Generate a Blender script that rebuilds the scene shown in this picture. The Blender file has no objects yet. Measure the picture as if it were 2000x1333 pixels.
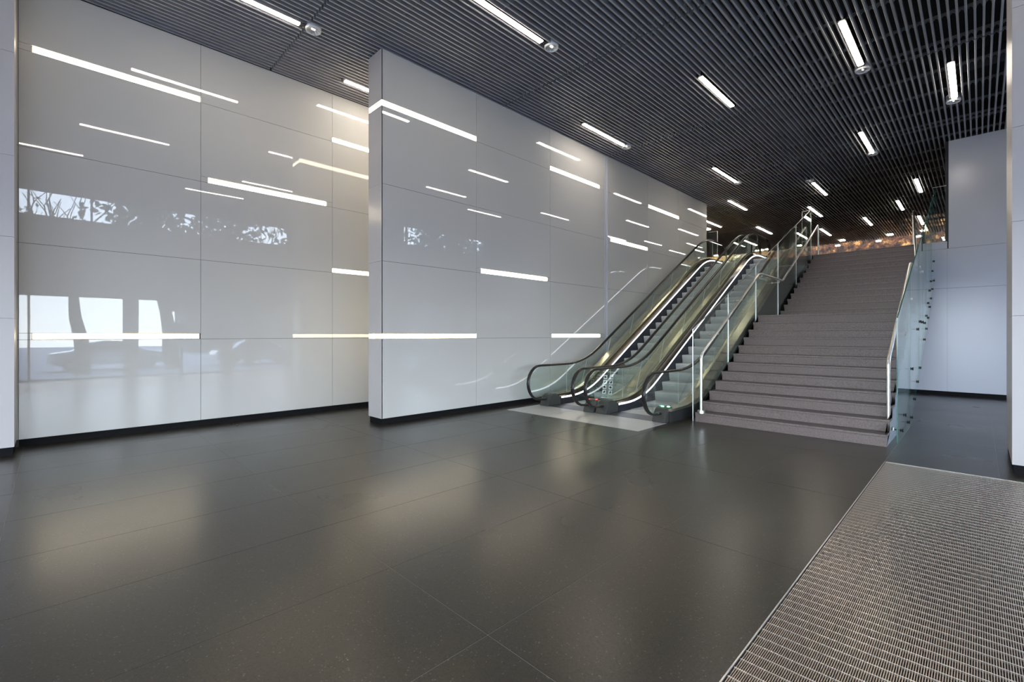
import bpy, bmesh, math, random
from mathutils import Vector, Matrix
random.seed(7)
S = bpy.context.scene
COL = S.collection

# ------------------------------------------------------------------ camera, sky, exposure
cam_d = bpy.data.cameras.new('camera'); cam = bpy.data.objects.new('camera', cam_d); COL.objects.link(cam)
cam_d.sensor_width = 36.0; cam_d.lens = 904.46 * 36 / 2000; cam_d.shift_y = -11.9 / 2000
cam_d.clip_start = 0.05; cam_d.clip_end = 400
cam.location = (0, 0, 1.6); cam.rotation_euler = (math.radians(90), 0, math.radians(45.28))
S.camera = cam
S.view_settings.view_transform = 'Standard'; S.view_settings.look = 'None'
S.view_settings.exposure = 1.5; S.view_settings.gamma = 1.0; S.view_settings.use_curve_mapping = False
S.cycles.max_bounces = 10; S.cycles.transparent_max_bounces = 24
S.cycles.glossy_bounces = 5; S.cycles.diffuse_bounces = 5
S.cycles.sample_clamp_indirect = 6.0
S.cycles.caustics_reflective = False; S.cycles.caustics_refractive = False

W = bpy.data.worlds.new('sky'); S.world = W; W.use_nodes = True
wn = W.node_tree.nodes; wl = W.node_tree.links
for n in list(wn): wn.remove(n)
SKY_STRENGTH = 5.5      # bright hazy daytime sky, whiter towards the horizon
wtc = wn.new('ShaderNodeTexCoord'); wsp = wn.new('ShaderNodeSeparateXYZ'); sky = wn.new('ShaderNodeValToRGB')
wl.new(wtc.outputs['Generated'], wsp.inputs[0]); wl.new(wsp.outputs['Z'], sky.inputs[0])
sky.color_ramp.elements[0].position = 0.0; sky.color_ramp.elements[0].color = (0.85, 0.93, 1.0, 1)
sky.color_ramp.elements[1].position = 0.8; sky.color_ramp.elements[1].color = (0.36, 0.55, 1.0, 1)
bg = wn.new('ShaderNodeBackground'); bg.inputs['Strength'].default_value = SKY_STRENGTH
wo = wn.new('ShaderNodeOutputWorld')
wl.new(sky.outputs[0], bg.inputs[0]); wl.new(bg.outputs[0], wo.inputs[0])
STRIP_E = 15.0        # ceiling light strips
WALL_E = 5.5         # strips let into the glass walls

def portal(name, x, y0, y1, z0, z1):
    l = bpy.data.lights.new(name, 'AREA'); l.shape = 'RECTANGLE'; l.size = z1 - z0; l.size_y = y1 - y0
    l.cycles.is_portal = True
    o = bpy.data.objects.new(name, l); COL.objects.link(o)
    o.location = (x, (y0 + y1) / 2, (z0 + z1) / 2); o.rotation_euler = (0, math.radians(90), 0)
portal('window_portal', 3.62, -5.6, 7.8, 0.0, 3.0)
portal('window_portal', 3.62, 9.4, 16.6, 0.0, 3.0)
portal('window_portal', 3.62, -5.6, 7.8, 5.7, 6.6)
portal('window_portal', 3.62, 9.4, 16.6, 5.7, 6.6)

l = bpy.data.lights.new('window_portal', 'AREA'); l.shape = 'RECTANGLE'; l.size = 9.1; l.size_y = 3.4; l.cycles.is_portal = True
o = bpy.data.objects.new('window_portal', l); COL.objects.link(o); o.location = (-1.65, -8.35, 1.7); o.rotation_euler = (math.radians(90), 0, 0)

# ------------------------------------------------------------------ materials
def srgb(r, g, b):
    f = lambda c: (c / 255 / 12.92) if c <= 10 else ((c / 255 + 0.055) / 1.055) ** 2.4
    return (f(r), f(g), f(b), 1)
def mat(name, color, rough=0.5, metal=0.0, spec=0.5, emit=None, estr=0.0, coat=0.0, noise=None, bump=None, ior=1.5):
    m = bpy.data.materials.new(name); m.use_nodes = True
    nt = m.node_tree; b = nt.nodes['Principled BSDF']
    b.inputs['Base Color'].default_value = color if len(color) == 4 else (*color, 1)
    b.inputs['Roughness'].default_value = rough; b.inputs['Metallic'].default_value = metal
    b.inputs['Specular IOR Level'].default_value = spec; b.inputs['IOR'].default_value = ior
    b.inputs['Coat Weight'].default_value = coat; b.inputs['Coat Roughness'].default_value = 0.02
    if emit: b.inputs['Emission Color'].default_value = (*emit[:3], 1); b.inputs['Emission Strength'].default_value = estr
    tc = nt.nodes.new('ShaderNodeTexCoord')
    if noise:      # (scale, amount, detail): a value variation of the base colour
        n = nt.nodes.new('ShaderNodeTexNoise'); n.inputs['Scale'].default_value = noise[0]; n.inputs['Detail'].default_value = noise[2]
        hs = nt.nodes.new('ShaderNodeMapRange'); hs.inputs[1].default_value = 0.3; hs.inputs[2].default_value = 0.7
        hs.inputs[3].default_value = 1 - noise[1]; hs.inputs[4].default_value = 1 + noise[1]
        mx = nt.nodes.new('ShaderNodeMix'); mx.data_type = 'RGBA'; mx.blend_type = 'MULTIPLY'; mx.inputs[0].default_value = 1
        mx.inputs[6].default_value = color if len(color) == 4 else (*color, 1)
        nt.links.new(tc.outputs['Object'], n.inputs['Vector']); nt.links.new(n.outputs['Fac'], hs.inputs[0])
        cb = nt.nodes.new('ShaderNodeCombineColor')
        for i in range(3): nt.links.new(hs.outputs[0], cb.inputs[i])
        nt.links.new(cb.outputs[0], mx.inputs[7]); nt.links.new(mx.outputs[2], b.inputs['Base Color'])
    if bump:       # (scale, strength, distance)
        n = nt.nodes.new('ShaderNodeTexNoise'); n.inputs['Scale'].default_value = bump[0]; n.inputs['Detail'].default_value = 3
        bp = nt.nodes.new('ShaderNodeBump'); bp.inputs['Strength'].default_value = bump[1]; bp.inputs['Distance'].default_value = bump[2]
        nt.links.new(tc.outputs['Object'], n.inputs['Vector']); nt.links.new(n.outputs['Fac'], bp.inputs['Height'])
        nt.links.new(bp.outputs[0], b.inputs['Normal'])
    return m
def glass(name, tint, ior=1.5, rough=0.0):
    m = bpy.data.materials.new(name); m.use_nodes = True; nt = m.node_tree
    for n in list(nt.nodes): nt.nodes.remove(n)
    t = nt.nodes.new('ShaderNodeBsdfTransparent'); t.inputs[0].default_value = (*tint, 1)
    g = nt.nodes.new('ShaderNodeBsdfGlossy'); g.inputs['Roughness'].default_value = rough; g.inputs[0].default_value = (0.95, 1, 0.97, 1)
    f = nt.nodes.new('ShaderNodeFresnel'); f.inputs[0].default_value = ior
    ge = nt.nodes.new('ShaderNodeNewGeometry'); mr = nt.nodes.new('ShaderNodeMapRange')       # same reflectance on both faces of the sheet
    mr.inputs[3].default_value = ior; mr.inputs[4].default_value = 1 / ior
    nt.links.new(ge.outputs['Backfacing'], mr.inputs[0]); nt.links.new(mr.outputs[0], f.inputs[0])
    mx = nt.nodes.new('ShaderNodeMixShader'); o = nt.nodes.new('ShaderNodeOutputMaterial')
    nt.links.new(f.outputs[0], mx.inputs[0]); nt.links.new(t.outputs[0], mx.inputs[1]); nt.links.new(g.outputs[0], mx.inputs[2])
    nt.links.new(mx.outputs[0], o.inputs[0])
    return m
M = {}
M['panel'] = mat('enamelled glass panel', (0.57, 0.558, 0.53), rough=0.012, spec=0.62, noise=(0.35, 0.03, 2))
nt = M['panel'].node_tree   # very slight waviness of the panes
n = nt.nodes.new('ShaderNodeTexNoise'); n.inputs['Scale'].default_value = 0.9; n.inputs['Detail'].default_value = 1
tc = nt.nodes.new('ShaderNodeTexCoord'); bp = nt.nodes.new('ShaderNodeBump'); bp.inputs['Strength'].default_value = 0.12; bp.inputs['Distance'].default_value = 0.004
nt.links.new(tc.outputs['Object'], n.inputs['Vector']); nt.links.new(n.outputs['Fac'], bp.inputs['Height']); nt.links.new(bp.outputs[0], nt.nodes['Principled BSDF'].inputs['Normal'])
M['stone'] = mat('white stone cladding', (0.53, 0.505, 0.50), rough=0.35, noise=(1.5, 0.02, 3))
M['satin'] = mat('satin white panel', (0.58, 0.59, 0.64), rough=0.22, noise=(0.5, 0.02, 2))
M['joint'] = mat('dark joint', (0.05, 0.05, 0.05), rough=0.8)
M['base'] = mat('black recessed plinth', (0.008, 0.008, 0.009), rough=0.7, spec=0.1)
M['wallstrip'] = mat('lit wall strip', (0.9, 0.88, 0.8), rough=0.5, emit=(1.0, 0.84, 0.58), estr=WALL_E)
M['strip'] = mat('lit ceiling strip', (0.9, 0.9, 0.9), rough=0.5, emit=(1.0, 0.90, 0.79), estr=STRIP_E)
M['led'] = mat('skirt light line', (0.9, 0.9, 0.95), rough=0.5, emit=(0.85, 0.90, 1.0), estr=1.8)
M['spot_on'] = mat('downlight glow', (0.9, 0.9, 0.9), emit=(1.0, 0.85, 0.65), estr=7)
M['ring'] = mat('white lamp ring', (0.75, 0.75, 0.75), rough=0.3)
M['reflector'] = mat('faceted reflector', (0.7, 0.7, 0.68), rough=0.25, metal=0.5)
M['bulb'] = mat('lamp bulb', (0.9, 0.9, 0.9), emit=(1, 0.95, 0.9), estr=0.5)
M['slat'] = mat('grey aluminium slat', (0.38, 0.38, 0.39), rough=0.40, metal=0.2, noise=(0.6, 0.06, 2))
M['carrier'] = mat('dark steel carrier', (0.30, 0.30, 0.29), rough=0.5, metal=0.1)
M['plenum'] = mat('black painted plenum', (0.012, 0.012, 0.012), rough=0.9)
M['pipe'] = mat('plenum duct', (0.04, 0.04, 0.042), rough=0.6)
M['white'] = mat('white plaster', (0.55, 0.55, 0.55), rough=0.8)
M['grout'] = mat('pale joint mortar', (0.34, 0.32, 0.29), rough=0.7)
M['tile'] = mat('polished dark terrazzo', (0.030, 0.029, 0.026), rough=0.3, spec=0.62)
nt = M['tile'].node_tree; b = nt.nodes['Principled BSDF']
tc = nt.nodes.new('ShaderNodeTexCoord')
geo = nt.nodes.new('ShaderNodeNewGeometry')
v = nt.nodes.new('ShaderNodeTexVoronoi'); v.inputs['Scale'].default_value = 150; v.feature = 'F1'
cr = nt.nodes.new('ShaderNodeValToRGB'); cr.color_ramp.interpolation = 'CONSTANT'
e = cr.color_ramp.elements; e[0].position = 0; e[0].color = (0.024, 0.020, 0.013, 1); e[1].position = 0.52; e[1].color = (0.031, 0.026, 0.016, 1)
for p, c in ((0.80, (0.012, 0.011, 0.009, 1)), (0.93, (0.038, 0.033, 0.025, 1)), (0.988, (0.10, 0.09, 0.07, 1))):
    q = e.new(p); q.color = c
off = nt.nodes.new('ShaderNodeVectorMath'); off.operation = 'ADD'; off.inputs[1].default_value = (3.137, 5.713, 2.2371); nt.links.new(geo.outputs['Position'], off.inputs[0])
sp = nt.nodes.new('ShaderNodeSeparateColor')
nt.links.new(off.outputs[0], v.inputs['Vector']); nt.links.new(v.outputs['Color'], sp.inputs[0]); nt.links.new(sp.outputs[0], cr.inputs[0]); nt.links.new(cr.outputs[0], b.inputs['Base Color'])
n2 = nt.nodes.new('ShaderNodeTexNoise'); n2.inputs['Scale'].default_value = 0.8; n2.inputs['Detail'].default_value = 4
mr = nt.nodes.new('ShaderNodeMapRange'); mr.inputs[1].default_value = 0.3; mr.inputs[2].default_value = 0.7; mr.inputs[3].default_value = 0.27; mr.inputs[4].default_value = 0.31
nt.links.new(off.outputs[0], n2.inputs['Vector']); nt.links.new(n2.outputs['Fac'], mr.inputs[0]); nt.links.new(mr.outputs[0], b.inputs['Roughness'])
M['stair'] = mat('dark brown granite', (0.170, 0.132, 0.120), rough=0.42, noise=(60, 0.30, 4), bump=(180, 0.2, 0.002))
M['tread'] = mat('dark brown granite tread', (0.07, 0.06, 0.057), rough=0.35, noise=(60, 0.30, 4))
M['stringer'] = mat('pale painted stringer', (0.42, 0.44, 0.48), rough=0.35)
M['mat_bar'] = mat('bronze grating bar', (0.50, 0.41, 0.33), rough=0.33, metal=0.8)
M['mat_rod'] = mat('bright grating rod', (0.85, 0.80, 0.72), rough=0.3, metal=0.8)
M['pit'] = mat('mat pit', (0.01, 0.01, 0.01), rough=0.9)
M['plate'] = mat('brushed landing plate', (0.62, 0.61, 0.59), rough=0.4, metal=0.55, noise=(2, 0.04, 3))
M['comb'] = mat('ribbed comb plate', (0.12, 0.12, 0.13), rough=0.4, metal=0.6)
M['steps'] = mat('ribbed escalator step', (0.46, 0.47, 0.45), rough=0.45, metal=0.15)
nt = M['steps'].node_tree
tc = nt.nodes.new('ShaderNodeTexCoord'); wv = nt.nodes.new('ShaderNodeTexWave'); wv.wave_type = 'BANDS'; wv.bands_direction = 'X'; wv.inputs['Scale'].default_value = 32
bp = nt.nodes.new('ShaderNodeBump'); bp.inputs['Strength'].default_value = 0.5; bp.inputs['Distance'].default_value = 0.004
nt.links.new(tc.outputs['Object'], wv.inputs['Vector']); nt.links.new(wv.outputs['Fac'], bp.inputs['Height']); nt.links.new(bp.outputs[0], nt.nodes['Principled BSDF'].inputs['Normal'])
M['deck'] = mat('champagne steel deck', (0.60, 0.55, 0.40), rough=0.24, metal=0.9, noise=(1.2, 0.05, 2))
M['inner'] = mat('dark bronze inner panel', (0.16, 0.13, 0.10), rough=0.14, metal=0.85)
M['skirt'] = mat('dark skirt', (0.025, 0.025, 0.04), rough=0.25, metal=0.3)
M['clad'] = mat('dark cladding', (0.03, 0.031, 0.029), rough=0.4, metal=0.0, spec=0.3)
M['trimline'] = mat('black gasket', (0.01, 0.01, 0.01), rough=0.4)
M['rail'] = mat('black rubber handrail', (0.018, 0.016, 0.015), rough=0.25, spec=0.3)
M['inlet'] = mat('black moulded inlet', (0.045, 0.046, 0.042), rough=0.45)
M['steel'] = mat('brushed stainless', (0.82, 0.80, 0.76), rough=0.28, metal=1.0)
M['chrome'] = mat('chrome', (0.85, 0.85, 0.85), rough=0.08, metal=1.0)
M['black'] = mat('black metal', (0.01, 0.01, 0.01), rough=0.5)
M['red'] = mat('red stop button', (0.6, 0.02, 0.03), emit=(1.0, 0.05, 0.06), estr=1.6)
M['green'] = mat('green signal', (0.1, 0.7, 0.4), emit=(0.15, 1.0, 0.5), estr=2.5)
M['glass'] = glass('greenish balustrade glass', (0.94, 0.975, 0.96))
M['edge'] = mat('green glass edge', (0.05, 0.16, 0.13), rough=0.1)
M['edge_light'] = mat('polished glass edge', (0.45, 0.52, 0.50), rough=0.15)
M['clear'] = glass('clear window glass', (0.96, 0.97, 0.97), ior=1.35)
M['acrylic'] = glass('clear acrylic', (0.93, 0.95, 0.95))
M['sticker'] = mat('white pictogram', (0.85, 0.86, 0.86), rough=0.5)
M['ink'] = mat('black ink', (0.02, 0.02, 0.02), rough=0.5)
M['tan'] = mat('tan travertine', (0.50, 0.36, 0.19), rough=0.35, noise=(6, 0.2, 4))
M['pave'] = mat('grey paving', (0.25, 0.25, 0.26), rough=0.8, noise=(3, 0.1, 3))
M['bark'] = mat('bark', (0.05, 0.04, 0.03), rough=0.9, noise=(8, 0.3, 3))
M['leaf'] = mat('leaf', (0.05, 0.075, 0.025), rough=0.6)
M['carpaint'] = mat('silver car paint', (0.5, 0.52, 0.55), rough=0.25, metal=0.4, coat=0.6)
M['carglass'] = mat('dark car glass', (0.02, 0.025, 0.03), rough=0.05)
M['tyre'] = mat('tyre', (0.015, 0.015, 0.015), rough=0.8)
M['facade'] = mat('far facade', (0.10, 0.09, 0.08), rough=0.8, noise=(2, 0.1, 3))
m = mat('bronze mosaic', (0.2, 0.1, 0.04), rough=0.35, metal=0.3); M['mosaic'] = m
nt = m.node_tree; b = nt.nodes['Principled BSDF']
tc = nt.nodes.new('ShaderNodeTexCoord'); v = nt.nodes.new('ShaderNodeTexVoronoi'); v.inputs['Scale'].default_value = 3.0
n = nt.nodes.new('ShaderNodeTexNoise'); n.inputs['Scale'].default_value = 2.2; n.inputs['Detail'].default_value = 8; n.inputs['Roughness'].default_value = 0.7
cr = nt.nodes.new('ShaderNodeValToRGB'); e = cr.color_ramp.elements
e[0].position = 0.42; e[0].color = (0.012, 0.005, 0.002, 1); e[1].position = 0.68; e[1].color = (0.85, 0.42, 0.12, 1); q = e.new(0.54); q.color = (0.16, 0.055, 0.014, 1)
nt.links.new(tc.outputs['Object'], n.inputs['Vector']); nt.links.new(n.outputs['Fac'], cr.inputs[0]); nt.links.new(cr.outputs[0], b.inputs['Base Color'])
bp = nt.nodes.new('ShaderNodeBump'); bp.inputs['Distance'].default_value = 0.1; nt.links.new(n.outputs['Fac'], bp.inputs['Height']); nt.links.new(bp.outputs[0], b.inputs['Normal'])

# ------------------------------------------------------------------ mesh helpers
def box(bm, x0, x1, y0, y1, z0, z1, mi=0):
    vs = [bm.verts.new((x, y, z)) for x in (x0, x1) for y in (y0, y1) for z in (z0, z1)]
    for f in ((0, 1, 3, 2), (4, 6, 7, 5), (0, 4, 5, 1), (2, 3, 7, 6), (0, 2, 6, 4), (1, 5, 7, 3)):
        fc = bm.faces.new([vs[i] for i in f]); fc.material_index = mi
def prism_x(bm, poly, x0, x1, mi_cap=0, mi_side=0):      # polygon in YZ extruded in X
    a = [bm.verts.new((x0, y, z)) for y, z in poly]; b2 = [bm.verts.new((x1, y, z)) for y, z in poly]
    bm.faces.new(a).material_index = mi_cap; bm.faces.new(b2[::-1]).material_index = mi_cap
    k = len(poly)
    for i in range(k):
        bm.faces.new((a[i], b2[i], b2[(i + 1) % k], a[(i + 1) % k])).material_index = mi_side
def sweep(bm, rings, closed_ends=True, mi=0):            # rings: list of lists of points
    R = [[bm.verts.new(p) for p in r] for r in rings]; k = len(R[0])
    for i in range(len(R) - 1):
        for j in range(k):
            bm.faces.new((R[i][j], R[i][(j + 1) % k], R[i + 1][(j + 1) % k], R[i + 1][j])).material_index = mi
    if closed_ends:
        bm.faces.new(R[0][::-1]).material_index = mi; bm.faces.new(R[-1]).material_index = mi
def tube(bm, path, r, n=10, rz=None):
    path = [Vector(p) for p in path]; rings = []; up0 = None
    for i, p in enumerate(path):
        t = (path[min(i + 1, len(path) - 1)] - path[max(i - 1, 0)]).normalized()
        if up0 is None:
            up0 = Vector((1, 0, 0)) if abs(t.x) < 0.8 else Vector((0, 0, 1))
        u = (up0 - t * up0.dot(t)).normalized(); w = t.cross(u); up0 = u
        rings.append([p + u * (math.cos(2 * math.pi * k / n) * r) + w * (math.sin(2 * math.pi * k / n) * (rz or r)) for k in range(n)])
    sweep(bm, rings)
def cyl(bm, p0, p1, r, n=12): tube(bm, [p0, p1], r, n)
def make(name, bm, mats, parent=None, smooth=False, kind=None):
    bmesh.ops.recalc_face_normals(bm, faces=bm.faces)
    me = bpy.data.meshes.new(name); bm.to_mesh(me); bm.free()
    for m_ in (mats if isinstance(mats, (list, tuple)) else [mats]): me.materials.append(M[m_])
    if smooth:
        for p in me.polygons: p.use_smooth = True
        try: me.set_sharp_from_angle(angle=math.radians(35))
        except Exception: pass
    o = bpy.data.objects.new(name, me); COL.objects.link(o)
    if parent: o.parent = parent
    if kind: o['kind'] = kind
    return o
def boxo(name, dims, m_, parent=None, kind=None):
    bm = bmesh.new(); box(bm, *dims); return make(name, bm, m_, parent, kind=kind)
def thing(name, label, cat, group=None, loc=(0, 0, 0)):
    o = bpy.data.objects.new(name, None); COL.objects.link(o); o.location = loc; o.empty_display_size = 0.1
    o['label'] = label; o['category'] = cat
    if group: o['group'] = group
    return o
def tag(o, label, cat, group=None):
    o['label'] = label; o['category'] = cat
    if group: o['group'] = group
def inst(src, name, loc, parent=None, scale=None, rotz=0):
    o = src.copy(); o.name = name; COL.objects.link(o); o.location = loc; o.parent = parent; o.rotation_euler = (0, 0, rotz)
    if scale: o.scale = scale
    return o

# ------------------------------------------------------------------ measures
XL, XM, XMB = -9.63, -7.473, -7.95          # left wall, freestanding wall front and back
XR = 3.4                                    # street front
YR, YMID, YEND = 16.73, 18.07, 36.5
ZC, ZU = 6.70, 4.126                        # ceiling slats, upper floor
G = 1.94                                    # tile pitch

# ------------------------------------------------------------------ floor
bm = bmesh.new()
box(bm, -9.9, -0.845, -8, 18.3, -0.15, -0.002); box(bm, -0.845, 3.6, 7.465, 18.3, -0.15, -0.002); box(bm, -0.845, 3.6, -8, -4.2, -0.15, -0.002)
box(bm, -0.845, 3.6, -4.2, 7.465, -0.15, -0.05)
floor = make('floor', bm, 'grout', kind='structure')
tile_bm = bmesh.new(); box(tile_bm, 0.002, 0.998, 0.002, G - 0.002, -0.0015, 0.0)
tile0 = make('floor_tile', tile_bm, 'tile', floor); used = False
for i in range(-9, 5):
    for j in range(-4, 9):
        x, y = -0.845 + i, 7.465 + j * G - G
        if x > 3.3 or y > 16.9: continue
        if -0.9 < x and y < 7.4 and y > -4.3: continue
        if used: t = inst(tile0, 'floor_tile', (x, y, 0), floor)
        else: tile0.location = (x, y, 0); used = True; t = tile0
        if x + 1 > XR: t.scale = ((XR - x), 1, 1)

# ------------------------------------------------------------------ panelled glass walls
ROWS = [0.104, 1.53, 2.92, 4.30, 5.69, 6.70]
SH = 0.095
def wall_panels(par, X, nx, cols, strips, mname='panel', thick=0.018, rows=ROWS, g=0.0055):
    # X is the outer face, nx the side it faces (+1 / -1); strips {(col,row): (y0,y1)}
    xa, xb = sorted((X, X - nx * thick))
    for c in range(len(cols) - 1):
        y0, y1 = cols[c] + g / 2, cols[c + 1] - g / 2
        for r in range(len(rows) - 1):
            z0, z1 = rows[r] + g / 2, rows[r + 1] - g / 2
            s = strips.get((c, r))
            if s:
                boxo('light_strip', (*sorted((X - nx * 0.012, X - nx * 0.05)), s[0] + 0.004, s[1] - 0.004, z0 + 0.006, z0 + SH - 0.008), 'wallstrip', par)
                if s[0] - y0 > 0.03: boxo('panel', (xa, xb, y0, s[0] - g, z0, z0 + SH - g), mname, par)
                if y1 - s[1] > 0.03: boxo('panel', (xa, xb, s[1] + g, y1, z0, z0 + SH - g), mname, par)
                z0 += SH
            boxo('panel', (xa, xb, y0, y1, z0, z1), mname, par)
wl_ = boxo('wall_left', (-10.2, XL - 0.019, -8, YMID, 0.0, 6.78), 'joint', kind='structure')
colsL = [-7.4, -5.05, -2.7, -0.355, 1.84, 4.19, 6.54, 8.89, 11.24, 13.59, 15.94, 18.05]
stripsL = {(3, 4): (-0.22, 1.835), (4, 3): (1.95, 4.06), (3, 1): (-0.22, 1.82), (5, 4): (4.195, 6.5), (5, 2): (4.195, 6.4), (7, 3): (9, 11), (7, 1): (9, 11.1), (9, 4): (13.7, 15.8)}
wall_panels(wl_, XL, 1, colsL, stripsL)
boxo('baseboard_left', (XL - 0.03, XL - 0.012, -0.35, YMID, 0, 0.1), 'base', kind='structure')

wm = boxo('wall_middle', (XMB + 0.052, XM - 0.052, 4.24, YMID - 0.02, 0.0, 6.698), 'joint', kind='structure')
colsM = [4.14, 6.34, 8.73, 11.09]; colsM2 = [11.25, 13.51, 15.70, YMID]
stM = {(0, 4): (4.14, 6.34), (2, 4): (8.76, 10.84), (1, 2): (6.48, 8.62), (0, 1): (4.14, 6.34), (2, 1): (8.80, 10.87)}
stM2 = {(0, 3): (11.40, 13.48), (1, 4): (13.57, 15.70)}
wall_panels(wm, XM, 1, colsM, stM); wall_panels(wm, XM, 1, colsM2, stM2)
wall_panels(wm, XMB, -1, colsM, {(0, 4): (4.14, 6.34), (0, 1): (4.14, 6.34), (2, 3): (8.8, 10.8)}); wall_panels(wm, XMB, -1, colsM2, {})
# recessed metal channel between the two halves
bm = bmesh.new(); box(bm, XM - 0.05, XM - 0.03, 11.09, 11.25, 0.1, ZC); box(bm, XM - 0.05, XM + 0.004, 11.092, 11.112, 0.1, ZC); box(bm, XM - 0.05, XM + 0.004, 11.225, 11.245, 0.1, ZC)
make('channel', bm, 'satin', wm)
# end faces
for yf, ny in ((4.14, -1), (YMID, 1)):
    ya, yb = sorted((yf, yf - ny * 0.018))
    for r in range(5):
        z0, z1 = ROWS[r] + 0.002, ROWS[r + 1] - 0.002
        if r in (1, 4) and ny < 0:
            boxo('light_strip', (XMB + 0.02, XM - 0.02, 4.165, 4.2, z0 + 0.012, z0 + SH - 0.012), 'wallstrip', wm); z0 += SH
        boxo('panel', (XMB, XM, ya, yb, z0, z1), 'stone', wm)
boxo('baseboard_middle', (XMB + 0.02, XM - 0.02, 4.16, YMID - 0.02, 0, 0.103), 'base', kind='structure')

# wall across the far right (under the upper floor) with its taller part
wf = thing('wall_far', 'x', 'wall'); del wf['label'], wf['category']; wf['kind'] = 'structure'
boxo('backing', (-0.92, XR, YR + 0.02, YR + 0.3, 0.0, 4.05), 'joint', wf); boxo('backing', (-3.9, -0.92, YR + 0.02, YR + 0.2, 0.0, 2.8), 'joint', wf); boxo('backing', (-0.58, XR, YR + 0.02, YR + 0.3, 4.05, 6.75), 'joint', wf)
for x0, x1, zz in ((-3.9, -0.6, ((0.11, 2.83),)), (-0.92, -0.6, ((2.83, 3.876),)), (-0.6, XR, ((0.11, 2.83), (2.83, 3.876)))):
    for z0, z1 in zz:
        boxo('panel', (x0 + 0.001, x1 - 0.001, YR, YR + 0.018, z0 + 0.003, z1 - 0.003), 'satin', wf)
boxo('panel', (-0.92, -0.6, YR, YR + 0.018, 3.879, 4.07), 'satin', wf)
boxo('panel', (-0.575, XR, YR, YR + 0.018, 3.879, 6.70), 'satin', wf)
boxo('edge_trim', (-0.64, -0.58, YR - 0.004, YR + 0.35, 4.07, 6.70), 'black', wf)
boxo('baseboard_far', (-3.9, XR, YR + 0.004, YR + 0.02, 0, 0.11), 'base', kind='structure')

# stone piers
def pier(label, x0, x1, y0, y1):
    t = thing('pillar', label, 'pillar')
    boxo('core', (x0 + 0.02, x1 - 0.02, y0 + 0.02, y1 - 0.02, 0, 6.74), 'joint', t)
    boxo('plinth', (x0 + 0.012, x1 - 0.012, y0 + 0.012, y1 - 0.012, 0, 0.11), 'base', t)
    zs = [0.11, 1.82, 2.90, 3.98, 5.35, 6.72]
    for a, b_ in zip(zs, zs[1:]):
        for d in ((x0, x0 + 0.018, y0 + 0.018, y1 - 0.018), (x1 - 0.018, x1, y0 + 0.018, y1 - 0.018), (x0, x1, y0, y0 + 0.018), (x0, x1, y1 - 0.018, y1)):
            if a == 1.82 and False: continue
            boxo('panel', (*d, a + 0.002, b_ - 0.002), 'stone', t)
    return t
pier('white stone pillar at the right edge, standing on the floor beside the grating mat', 0.262, 1.6, 7.82, 9.36)
pier('white stone pillar at the left edge in front of the left glass wall', -9.60, -9.02, -1.95, -0.37)

# street front
wr = thing('wall_right', 'x', 'wall'); del wr['label'], wr['category']; wr['kind'] = 'structure'
boxo('panel', (XR, XR + 0.3, -8, YR + 0.2, 3.02, 5.68), 'white', wr); boxo('panel', (XR, XR + 0.3, -8, YR + 0.2, 6.62, 7.7), 'white', wr)
boxo('panel', (XR, XR + 0.3, -8, -5.6, -0.2, 7.6), 'white', wr); boxo('panel', (XR, XR + 0.3, 7.8, 9.9, -0.2, 7.6), 'stone', wr)
boxo('panel', (XR, XR + 0.3, 16.4, YR + 0.3, -0.2, 7.6), 'white', wr)
boxo('panel', (XR, XR + 0.3, 1.9, 2.3, -0.1, 3.02), 'stone', wr); boxo('panel', (XR, XR + 0.3, 5.1, 5.5, -0.1, 3.02), 'stone', wr)
bm = bmesh.new(); box(bm, -10.2, -6.2, -8.3, -8, -0.1, 7.7); box(bm, -6.2, XR + 0.3, -8.3, -8, 3.4, 7.7); box(bm, 2.9, XR + 0.3, -8.3, -8, -0.1, 3.4)
make('wall_front', bm, 'white', kind='structure')
w = thing('window_7', 'x', 'window'); del w['label'], w['category']; w['kind'] = 'structure'
xs7 = [-6.2, -4.4, -2.6, -0.8, 1.0, 2.9]; bm = bmesh.new()
for x in xs7: box(bm, x - 0.03, x + 0.03, -8.2, -8.1, 0, 3.4)
box(bm, -6.2, 2.9, -8.2, -8.1, 0, 0.06); box(bm, -6.2, 2.9, -8.2, -8.1, 3.34, 3.4); make('frame', bm, 'black', w)
for a, b_ in zip(xs7, xs7[1:]): boxo('pane', (a + 0.04, b_ - 0.04, -8.16, -8.145, 0.06, 3.33), 'clear', w)
def window(nm, ys, z0, z1):
    w = thing(nm, 'x', 'window'); del w['label'], w['category']; w['kind'] = 'structure'
    for a, b_ in zip(ys, ys[1:]): boxo('pane', (XR + 0.13, XR + 0.145, a + 0.03, b_ - 0.03, z0 + 0.04, z1 - 0.04), 'clear', w)
    bm = bmesh.new()
    for y in ys: box(bm, XR + 0.08, XR + 0.2, y - 0.03, y + 0.03, z0, z1)
    box(bm, XR + 0.08, XR + 0.2, ys[0], ys[-1], z0, z0 + 0.06); box(bm, XR + 0.08, XR + 0.2, ys[0], ys[-1], z1 - 0.06, z1)
    make('frame', bm, 'black', w)
window('window_1', [-5.6, -3.9, -2.2, -0.6, 0.6, 1.9], 0, 3.02); window('window_2', [2.3, 3.7, 5.1], 0, 3.02)
window('window_3', [5.5, 6.6, 7.8], 0, 3.02); window('window_4', [9.9, 11.5, 13.1, 14.7, 16.4], 0, 3.02)
window('window_5', [-5.6, -3.9, -2.2, -0.6, 1.0, 2.6, 4.2, 5.8, 7.8], 5.68, 6.62); window('window_6', [9.9, 11.5, 13.1, 14.7, 16.4], 5.68, 6.62)

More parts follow.
